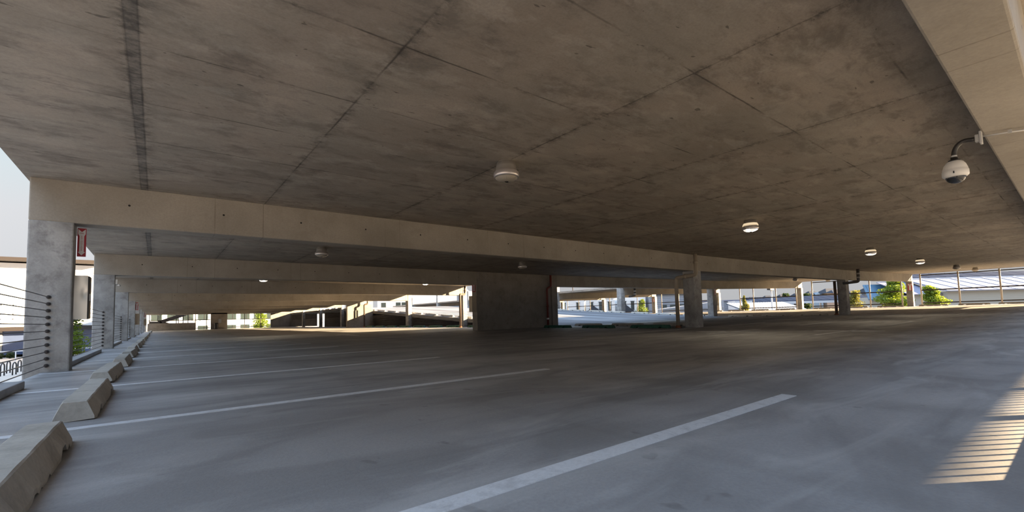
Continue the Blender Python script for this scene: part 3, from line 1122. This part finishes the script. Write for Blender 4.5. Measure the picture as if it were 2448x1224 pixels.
def pipe(name, pts, r, mat, label, base=(), collars=(), base_mat='rust', cat='pipe'):
    o = Vector(pts[-1])
    e = empty(name, o, label, cat)
    rel = [Vector(p) - o for p in pts]
    MB().tube(bend(rel), r, 14).build('pipe', mat, e, smooth=True)
    for c in collars:
        p, d = Vector(c[0]) - o, Vector(c[1]).normalized()
        MB().tube([p - d * 0.045, p + d * 0.045], r * 1.28, 14).build('collar', c[2] if len(c) > 2 else mat, e, smooth=True)
    if base:
        MB().lathe([(r * 1.6, 0), (r * 1.6, 0.04), (r * 1.15, 0.07), (r * 1.15, 0.1)], 16, capb=True).build('base', base_mat, e)
    return e


zb = zf(18.3)
pipe('drain_pipe', [(18.32, 9.45, 2.955), (18.32, 9.45, 2.13), (18.3, 10.33, 2.07), (18.3, 10.33, zb)], 0.075, 'pipe_tan',
     'tan drain pipe stepping off the beam and down beside the column', True,
     [((18.32, 9.45, 2.62), (0, 0, 1)), ((18.31, 9.9, 2.10), (0, 1, 0))])
zc = zf(37.1)
pipe('drain_pipe', [(37.0, 8.9, HC + zf(37) - 0.02), (37.0, 8.9, 2.34), (37.05, 9.75, 2.28)], 0.09, 'pipe_iron',
     'black iron elbow pipe under the far end of the near beam', False, [((37.0, 8.9, 2.85), (0, 0, 1), 'conduit_grey'), ((37.0, 8.9, 2.6), (0, 0, 1), 'conduit_grey')])
pipe('drain_pipe', [(37.16, 10.26, 2.45), (37.16, 10.26, zc)], 0.085, 'pipe_brown', 'dark drain pipe down the side of the black elbow pipe column', True)
pipe('standpipe', [(19.05, 18.62, HC), (19.05, 18.62, 2.3), (18.75, 18.62, 2.2), (18.75, 18.62, 0.08)], 0.06, 'fire_red',
     'red fire standpipe on the end of the broad shear wall', True, [((18.75, 18.62, 1.2), (0, 0, 1)), ((18.75, 18.62, 0.5), (0, 0, 1), 'sign_white')])
pipe('drain_pipe', [(18.75, 27.2, HC), (18.75, 27.2, 2.35), (17.9, 26.5, 2.28), (17.9, 26.5, 0.02)], 0.075, 'pipe_brown',
     'dark drain pipe in front of the first ramp edge column', True, [((18.75, 27.2, 2.6), (0, 0, 1))])
pipe('drain_pipe', [(18.6, 45.6, HC), (18.6, 45.6, 2.4), (18.25, 45.6, 2.3), (18.25, 45.6, 0.02)], 0.08, 'pipe_brown',
     'dark drain pipe in front of the far shear wall', True)
pipe('drain_pipe', [(38.9, 27.6, HC + zf(38.9) - 0.005), (38.9, 27.6, 2.45), (38.0, 27.6, 2.35)], 0.1, 'pipe_iron',
     'black elbow pipe under the roof across the ramp', False, [((38.9, 27.6, 2.9), (0, 0, 1), 'sign_white'), ((38.9, 27.6, 2.6), (0, 0, 1), 'sign_white')])

# ------------------------------------------------------------------ outside: ground and hill
GZ = -2.6
mb = MB()
mb.box(-120, -0.6, -60, 160, GZ - 0.3, GZ)
structure(mb.build('ground_plaza', 'plaza'))
mb = MB()
mb.box(-0.6, 62, -14, -0.62, GZ, -0.55)  # unseen raised pale strip, added to bounce warm sun up to the ceiling
structure(mb.build('ground_bounce_strip', 'bounce_strip'))
mb = MB()
mb.box(-0.6, 500, -60, 400, GZ - 0.35, GZ - 0.02)
structure(mb.build('ground', 'asphalt'))
mb = MB()
N = 24
vs, fs = [], []
for i in range(N + 1):
    for j in range(9):
        a = i / N
        px = 150 + 240 * a - 30 * math.sin(a * 6) * 0.2
        py = 190 - 170 * a
        d = j / 8
        h = GZ + (8.6 + 3.2 * a + 0.4 * math.sin(a * 17)) * math.sin(d * math.pi * 0.55) * (1.0)
        vs.append((px + d * 70, py + d * 90, h))
for i in range(N):
    for j in range(8):
        q = i * 9 + j
        fs.append((q, q + 1, q + 10, q + 9))
structure(MB().add(vs, fs).build('hill', 'hill_grass', smooth=True))

# ------------------------------------------------------------------ trees
def foliage(rnd, blobs, n, size):
    vs, fs = [], []
    size *= 0.72
    for _ in range(int(n * 1.9)):
        c, r = rnd.choice(blobs)
        d = Vector((rnd.gauss(0, 1), rnd.gauss(0, 1), rnd.gauss(0, 1))).normalized()
        p = Vector(c) + Vector((d.x * r[0], d.y * r[1], d.z * r[2])) * (rnd.random() ** 0.35)
        a = Vector((rnd.gauss(0, 1), rnd.gauss(0, 1), rnd.gauss(0, 0.6))).normalized()
        b = a.cross(Vector((rnd.gauss(0, 1), rnd.gauss(0, 1), rnd.gauss(0, 1)))).normalized()
        s = size * rnd.uniform(0.6, 1.3)
        o = len(vs)
        vs += [p - a * s, p + b * s * 0.45, p + a * s, p - b * s * 0.45]
        fs.append((o, o + 1, o + 2, o + 3))
    m = MB()
    m.v = [tuple(v) for v in vs]
    m.f = fs
    return m


def tree(x, y, ztop, rad, label, leaf='leaf_bright', seed=1, cone=False, n=2600, size=0.14, group='trees beyond the garage', low=None):
    rnd = random.Random(seed)
    e = empty('tree', (x, y, GZ), label, 'tree', group)
    H = ztop - GZ
    lo = low if low is not None else H * 0.25
    MB().tube([(0, 0, 0), (0.05, 0.02, H * 0.4), (0, 0.05, H * 0.8)], 0.1, 8, radii=[0.14, 0.1, 0.04]).build('trunk', 'bark', e, smooth=True)
    blobs = []
    k = 16
    for i in range(k):
        t = i / (k - 1)
        z = lo + (H - lo) * t
        if cone:
            rr = rad * (1.02 - t * 0.92)
        else:
            rr = rad * (0.55 + 0.45 * math.sin(min(1, t * 1.1) * math.pi))
        for q in range(2):
            a = rnd.random() * 6.28
            f = rnd.random() * 0.6
            blobs.append(((rr * f * math.cos(a), rr * f * math.sin(a), z), (rr * 0.55, rr * 0.55, (H - lo) * 0.10 + 0.1)))
    foliage(rnd, blobs, n, size).build('crown', leaf, e)
    return e


tree(-2.1, 34.5, 1.25, 1.15, 'bright green bush outside between the two nearest columns', 'leaf_bright', 2, n=3500, size=0.11, group=None, low=0.3)
tree(81.2, 16.4, 4.1, 2.3, 'tallest bright green tree outside beside the red-signed column', 'leaf_bright', 3, n=5200, size=0.2)
tree(82.6, 12.4, 2.9, 2.1, 'broad green tree outside in front of the solar roof', 'leaf_bright', 4, n=4200, size=0.19)
tree(80.6, 20.5, 2.8, 1.4, 'small yellow-green tree outside next to the black elbow pipe column', 'leaf_olive', 5, n=2400, size=0.17)
tree(78.4, 35.0, 2.75, 1.7, 'pointed yellow-green tree outside in front of the blue metal roof', 'leaf_olive', 6, True, n=3600, size=0.17)
tree(60.8, 42.6, 2.45, 1.25, 'small round green tree seen across the ramp', 'leaf_bright', 7, n=2200, size=0.15)
tree(16.6, 93.0, 2.3, 1.9, 'green tree outside the far opening by the end wall', 'leaf_bright', 8, n=2400, size=0.18)
for i, (x, y, h) in enumerate(((209.9, 77.5, 6.9), (216.2, 72.6, 6.6))):
    tree(x, y, h, 3.0, 'dark tree in front of the hill houses, %s from the ramp side' % ORD[i], 'leaf_dark', 20 + i, n=1200, size=0.6, group='trees on the hill')

# ------------------------------------------------------------------ buildings
def frame_at(p, d):
    """matrix with local x along d (horizontal), local z up, local y away from the camera"""
    d = Vector((d[0], d[1], 0)).normalized()
    y = Vector((-d.y, d.x, 0))
    return Matrix(((d.x, y.x, 0, p[0]), (d.y, y.y, 0, p[1]), (0, 0, 1, p[2]), (0, 0, 0, 1)))


def bld(name, p, d, label, cat='building', group=None):
    e = empty(name, p, label, cat, group)
    e.matrix_world = frame_at(p, d)
    e['label'] = label
    return e


def slats(m, x0, x1, y, z0, z1, step, depth=0.04):
    z = z0
    while z < z1:
        m.box(x0, x1, y - depth, y, z, min(z + step * 0.55, z1))
        z += step


# white plaza building past the open edge
pb = bld('plaza_building', (-45, 80, GZ), (1, 0), 'white plaza building with thin brown roof past the open edge')
MB().box(0, 40.5, 0, 14, 3.6, 11.4).build('wall', 'stucco_white', pb)
MB().box(-2, 41.2, -1.6, 15, 11.55, 11.95).build('roof', 'brown_fascia', pb)
MB().box(0, 40.5, 0.6, 14, 0.3, 3.2).build('storefront', 'glass_blue', pb)
MB().box(-1, 40.6, -0.5, 0.6, 3.15, 3.65).build('fascia', 'brown_fascia', pb)
for x in range(2, 41, 3):
    MB().box(x - 0.12, x + 0.12, 0.4, 0.65, 0, 3.2).build('mullion', 'post_paint', pb)
for x in range(24, 40):
    for z in (6.3, 5.2, 4.6):
        MB().box(x - 0.05, x + 0.05, -0.03, 0.0, z - 0.05, z + 0.05).build('vent', 'dark_steel', pb)
rl = empty('plaza_railing', (-20, 70, GZ), 'pale railing in front of the plaza storefront', 'railing')
MB().box(0, 16, -0.03, 0.03, 1.0, 1.1).build('top_rail', 'sign_white', rl)
for x in range(0, 17, 2):
    MB().box(x - 0.04, x + 0.04, -0.04, 0.04, 0, 1.0).build('post', 'sign_white', rl)
for i in range(2):
    rnd = random.Random(50 + i)
    e = empty('shrub', (-12.6 + i * 1.0, 77.6, GZ), None)
    tag(e, 'low green shrub at the plaza storefront, %s in the row' % ORD[i], 'shrub', 'shrubs at the plaza storefront')
    foliage(rnd, [((0, 0, 0.35), (0.45, 0.4, 0.4))], 260, 0.12).build('crown', 'leaf_dark', e)
for i, (x, y) in enumerate(((-7.04, 48.3), (-7.23, 51.1), (-6.53, 48.75), (-6.76, 51.76))):
    pts = [(-0.3, 0, 0), (-0.3, 0, 0.65)] + [(-0.3 * math.cos(t), 0, 0.65 + 0.25 * math.sin(t)) for t in [math.pi * j / 8 for j in range(1, 8)]] + [(0.3, 0, 0.65), (0.3, 0, 0)]
    o = MB().tube(pts, 0.04, 8).build('bike_rack', 'dark_steel', smooth=True)
    o.location = (x, y, GZ)
    o.rotation_euler = (0, 0, 1.44)
    tag(o, 'dark hoop bike rack on the plaza, %s from the picture edge' % ORD[i], 'bike rack', 'hoop bike racks on the plaza')

# white building past the far openings
eb = bld('apartment_building', (-6, 105, GZ), (1, 0), 'white apartment building with green windows past the far openings')
MB().box(0, 40, 0, 10, 0, 14).build('wall', 'stucco_white', eb)
for i in range(12):
    x = 2.18 + i * 2.34
    for z in (4.25, 1.45):
        w = MB().box(x, x + 1.58, -0.06, 0.1, z, z + 1.75).build('window', 'window_glass', eb)
        MB().box(x + 0.95, x + 1.03, -0.09, 0.0, z, z + 1.75).build('mullion', 'dark_steel', w)
st = empty('steel_stair', (2.0, 84.6, 0), 'dark steel stair crossing outside the far opening', 'stair')
MB().bar((0, 0, 1.25), (4.6, 0, 3.0), 0.12, 0.5).build('stringer', 'dark_steel', st)
MB().bar((-1.2, 0, 1.2), (0.2, 0, 1.2), 0.12, 0.4).build('landing', 'dark_steel', st)
MB().bar((-0.2, 0.6, 1.4), (2.6, 0.6, 0.4), 0.12, 0.35).build('stringer', 'dark_steel', st)
for k in range(3):
    MB().bar((0.6, -0.4, 2.9 - k * 0.17), (5.6, -0.4, 1.15 - k * 0.17), 0.05).build('rail', 'dark_steel', st)
for x in (-1.2, -0.2, 2.2, 4.3):
    MB().box(x - 0.05, x + 0.05, -0.05, 0.05, GZ, 2.4).build('post', 'dark_steel', st)

# solar roofed building beyond the far facade
d0, d1 = Vector((111.99, 14.67, 0)), Vector((122.34, 6.45, 0))
dd = (d1 - d0).normalized()
org = d0 - dd * 0.4
sb = bld('solar_building', (org.x, org.y, GZ), (dd.x, dd.y), 'beige building with a solar panel roof beyond the far facade')
m = MB()
m.box(0, 40, 0, 16, 0, 5.75)
slats(m, 0, 40, 0, 0.2, 5.7, 0.28)
m.build('wall', 'siding_beige', sb)


def sloped(m, x0, x1, y0, y1, z0, z1, t=0.12):
    m.hexa([(x0, y0, z0), (x1, y0, z0), (x1, y1, z1), (x0, y1, z1), (x0, y0, z0 + t), (x1, y0, z0 + t), (x1, y1, z1 + t), (x0, y1, z1 + t)])


m = MB()
sloped(m, -0.8, 40, -0.7, 8, 5.75, 8.35)
x = -0.8
rf = m.build('roof', 'metal_roof', sb)
for i in range(14):
    x = -0.3 + i * 3.0
    m = MB()
    sloped(m, x - 0.18, x + 0.18, -0.65, 7.9, 5.9, 8.48, 0.05)
    m.build('rib', 'white_roof', rf)
m = MB()
m.box(-5.0, 40, 8.0, 8.5, 8.2, 8.75)
m.build('ridge_strip', 'white_roof', sb)
for i in range(13):
    x0 = -4.9 + i * 3.3
    m = MB()
    sloped(m, x0, x0 + 3.1, 8.5, 12.5, 8.75, 9.8)
    m.build('solar_panel', 'solar_cell', sb)
m = MB()
m.box(-5, 0, 1.5, 14, 0, 5.3)
slats(m, -5, 0, 1.5, 0.2, 5.2, 0.28)
m.build('annex', 'siding_beige', sb)
m = MB()
sloped(m, -6.0, 0, 0.8, 8, 5.3, 8.0)
m.build('annex_roof', 'metal_roof', sb)

# blue roofed shed
d0, d1 = Vector((107.0, 25.0, 0)), Vector((112.5, 20.4, 0))
dd = (d1 - d0).normalized()
bb = bld('blue_roof_building', (d0.x, d0.y, GZ), (dd.x, dd.y), 'building with steep blue panel roof behind the tallest tree')
m = MB()
m.box(0.4, 8, 0, 8, 0, 4.6)
slats(m, 0.4, 8, 0, 0.2, 4.5, 0.28)
m.build('wall', 'siding_beige', bb)
m = MB()
m.hexa([(-0.6, -0.6, 4.6), (8, -0.6, 4.6), (11.0, 5, 7.6), (2.6, 5, 7.6), (-0.6, -0.6, 4.8), (8, -0.6, 4.8), (11.0, 5, 7.8), (2.6, 5, 7.8)])
m.build('roof', 'blue_roof', bb)
for i in range(3):
    x = 0.2 + i * 2.2
    MB().hexa([(x, -0.4, 4.86), (x + 1.9, -0.4, 4.86), (x + 4.6, 4.6, 7.62), (x + 2.7, 4.6, 7.62), (x, -0.4, 4.92), (x + 1.9, -0.4, 4.92), (x + 4.6, 4.6, 7.68), (x + 2.7, 4.6, 7.68)]).build('solar_panel', 'blue_roof', bb)

# solar carport and ribbed white roof
d0, d1 = Vector((102.3, 41.5, 0)), Vector((114.0, 32.1, 0))
dd = (d1 - d0).normalized()
sc_ = bld('solar_carport', (d0.x, d0.y, GZ), (dd.x, dd.y), 'long dark solar canopy with white edge below the hill houses')
for i in range(14):
    x0 = -2.5 + i * 1.8
    m = MB()
    sloped(m, x0, x0 + 1.7, 0, 4.2, 5.0, 6.05)
    m.build('solar_panel', 'solar_cell', sc_)
MB().box(-2.8, 23, -0.25, 0.0, 4.5, 5.0).build('edge_beam', 'white_roof', sc_)
for i in range(6):
    MB().box(i * 4.2, i * 4.2 + 0.25, 1.8, 2.05, 0, 5.4).build('post', 'white_roof', sc_)
MB().box(-6.5, -2.8, 0, 3, 3.6, 5.4).build('plant_box', 'white_roof', sc_)
d0, d1 = Vector((83.5, 37.2, 0)), Vector((92.5, 30.2, 0))
dd = (d1 - d0).normalized()
wr = bld('ribbed_canopy', (d0.x, d0.y, GZ), (dd.x, dd.y), 'white ribbed roof sloping down in front of the solar canopy')
m = MB()
sloped(m, 0, 11, 0, 7, 3.1, 4.6, 0.1)
rf = m.build('roof', 'canopy_dark', wr)
for i in range(22):
    x0 = 0.1 + i * 0.5
    m = MB()
    m.hexa([(x0, 0, 3.2), (x0 + 0.26, 0, 3.2), (x0 + 0.26, 7, 4.7), (x0, 7, 4.7), (x0, 0, 3.32), (x0 + 0.26, 0, 3.32), (x0 + 0.26, 7, 4.82), (x0, 7, 4.82)])
    m.build('rib', 'white_roof', rf)
m = MB()
m.box(0.2, 10.8, 0.6, 6.5, 0, 3.0)
m.build('wall', 'siding_beige', wr)
# grey-blue metal sided hall
d0, d1 = Vector((97.0, 52.5, 0)), Vector((111.5, 40.8, 0))
dd = (d1 - d0).normalized()
mh = bld('metal_hall', (d0.x, d0.y, GZ), (dd.x, dd.y), 'long blue-grey hall with ribbed metal siding')
m = MB()
m.box(0, 17, 0, 10, 0, 5.5)
slats(m, 0, 17, 0, 0.1, 5.4, 0.42, 0.08)
m.build('wall', 'siding_grey', mh)
MB().box(-0.3, 17.3, -0.3, 10.3, 5.5, 5.75).build('roof', 'metal_roof', mh)
# second metal hall seen between the ramp columns
d0, d1 = Vector((66.0, 42.5, 0)), Vector((75.5, 34.6, 0))
dd = (d1 - d0).normalized()
mh = bld('metal_hall', (d0.x, d0.y, GZ), (dd.x, dd.y), 'ribbed metal hall with sloping roof line seen across the ramp')
m = MB()
m.hexa([(0, 0, 0), (10, 0, 0), (10, 4, 0), (0, 4, 0), (0, 0, 3.9), (10, 0, 5.0), (10, 4, 5.0), (0, 4, 3.9)])
slats(m, 0, 10, 0, 0.1, 3.9, 0.34, 0.08)
m.build('wall', 'siding_grey', mh)

# white houses seen across the ramp
k_ = 0
for (u0, u1, D, top, mat, lab) in (
        ((70.4, 75.5), (77.0, 69.5), 0, 4.4, 'stucco_white', 'plain white building with a doorway, first across the ramp'),
        ((77.0, 69.0), (81.5, 64.5), 0, 3.9, 'stucco_white', 'white sided house with tall dark window seen across the ramp'),
        ((82.2, 64.0), (86.5, 60.0), 0, 4.4, 'stucco_white', 'white house with a dark pitched roof seen across the ramp')):
    a, b = Vector((*u0, 0)), Vector((*u1, 0))
    dd = (b - a).normalized()
    L = (b - a).length
    hb = bld('white_house', (a.x, a.y, GZ), (dd.x, dd.y), lab, 'house', 'white buildings across the ramp')
    m = MB()
    m.box(0, L, 0, 8, 0, top - GZ)
    if k_ == 1:
        slats(m, 0, L, 0, 0.2, top - GZ - 0.1, 0.5, 0.05)
    m.build('wall', mat, hb)
    for i in range(3):
        x = 0.9 + i * (L - 2) / 2.2
        w = MB().box(x, x + 0.7, -0.1, 0.05, 4.1, 6.0).build('window', 'window_glass', hb)
        MB().box(x - 0.1, x + 0.8, -0.12, -0.06, 6.0, 6.12).build('lintel', 'brown_fascia', w)
    m = MB()
    m.add([(-0.3, -0.8, 3.6), (L * 0.6, -0.8, 3.6), (L * 0.25, -0.8, 5.3), (-0.3, -0.2, 3.6), (L * 0.6, -0.2, 3.6), (L * 0.25, -0.2, 5.3)],
          [(0, 1, 2), (3, 5, 4), (0, 2, 5, 3), (1, 4, 5, 2), (0, 3, 4, 1)])
    m.build('porch_roof', 'roof_dark' if k_ else 'brown_fascia', hb)
    k_ += 1
# large sided house
a, b = Vector((86.0, 58.5, 0)), Vector((92.0, 53.0, 0))
dd = (b - a).normalized()
hb = bld('sided_house', (a.x, a.y, GZ), (dd.x, dd.y), 'large pale grey sided house behind the small round tree', 'house')
m = MB()
m.box(0, 8, 0, 8, 0, 7.2)
slats(m, 0, 8, 0, 0.2, 7.1, 0.45, 0.06)
m.build('wall', 'siding_grey', hb)
for x in (2.4, 4.2, 6.2):
    MB().box(x, x + 1.1, -0.12, 0.02, 3.6, 5.0).build('window', 'window_glass', hb)
MB().box(-0.3, 8.3, -0.4, 8.3, 7.2, 7.5).build('roof', 'roof_dark', hb)

# gabled white building and tall white block far beyond the ramp top
gb = bld('gabled_house', (74.0, 128.0, GZ), (0.79, -0.62), 'grey gabled house with white trim above the ramp top', 'house')
W, Hh = 14, 13.0
m = MB()
m.box(0, W, 0, 10, 0, 6)
m.build('wall', 'siding_grey', gb)
m = MB()
m.add([(0, 0, 6), (W, 0, 6), (W / 2, 0, Hh), (0, 10, 6), (W, 10, 6), (W / 2, 10, Hh)], [(0, 1, 2), (3, 5, 4), (0, 2, 5, 3), (1, 4, 5, 2), (0, 3, 4, 1)])
m.build('gable', 'siding_grey', gb)
for s in (0, 1):
    MB().bar((-0.4 if s == 0 else W + 0.4, -0.2, 5.8), (W / 2, -0.2, Hh + 0.3), 0.5, 0.5).build('trim', 'white_roof', gb)
wb = bld('white_block', (50.0, 122.0, GZ), (0.85, -0.5), 'plain white building with dark windows above the ramp', 'building')
MB().box(0, 22, 0, 12, 0, 11.0).build('wall', 'stucco_white', wb)
for x in (1.0, 5.0, 6.6):
    MB().box(x, x + 1.3, -0.1, 0.05, 6.2, 8.2).build('window', 'window_glass', wb)

# houses on the hill
hz = [(224.06, 98.16, 7.38, 5.6, 0), (229.84, 93.55, 7.78, 5.6, 0), (235.47, 89.07, 8.19, 5.6, 1), (241.25, 84.47, 8.59, 5.0, 0), (246.4, 80.33, 9.41, 5.6, 1),
      (252.2, 75.7, 10.42, 8.5, 2), (261.74, 68.22, 9.29, 5.4, 1), (267.36, 63.72, 10.09, 5.4, 0), (272.99, 59.28, 9.9, 6, 1)]
for i, (x, y, zt, w, c) in enumerate(hz):
    hb = bld('hill_house', (x, y, zt - 6.0), (0.78, -0.625), 'dark roofed house on the hill, %s from the ramp side' % ORD[i], 'house', 'houses on the hill')
    MB().box(0, w, 0, 8, -4, 3.6).build('wall', ('house_wall', 'house_wall_blue', 'house_wall_tan')[c], hb)
    m = MB()
    m.add([(-0.6, -0.8, 3.6), (w + 0.6, -0.8, 3.6), (w + 0.6, 8.8, 3.6), (-0.6, 8.8, 3.6), (w * 0.28, 4, 6.0), (w * 0.72, 4, 6.0)],
          [(0, 1, 5, 4), (1, 2, 5), (2, 3, 4, 5), (3, 0, 4), (3, 2, 1, 0)])
    m.build('roof', 'roof_dark', hb)
    MB().add([(w * 0.3, -1.2, 3.4), (w * 0.7, -1.2, 3.4), (w * 0.5, -1.2, 5.2), (w * 0.3, 2, 3.4), (w * 0.7, 2, 3.4), (w * 0.5, 2, 5.2)],
             [(0, 1, 2), (3, 5, 4), (0, 2, 5, 3), (1, 4, 5, 2), (0, 3, 4, 1)]).build('dormer', ('house_wall', 'house_wall_blue', 'house_wall_tan')[c], hb)

# street lamps
sl_ = empty('street_lamp', (76.5, 29.96, GZ), 'tall white street lamp in front of the solar canopy', 'street lamp')
MB().tube([(0, 0, 0), (0, 0, 6.3)], 0.12, 8).build('pole', 'white_roof', sl_)
MB().box(-0.9, 0.3, -0.25, 0.25, 6.35, 6.7).build('lamp_head', 'dark_steel', sl_)
sl_ = empty('street_lamp', (38.4, 35.6, HC + zf(38.4) + 0.205), 'lamp head standing on the roof across the ramp', 'street lamp')
MB().tube([(0, 0, 0), (0, 0, 0.95)], 0.05, 8).build('pole', 'dark_steel', sl_)
MB().box(-0.35, 0.35, -0.3, 0.3, 0.95, 1.1).build('lamp_head', 'dark_steel', sl_)
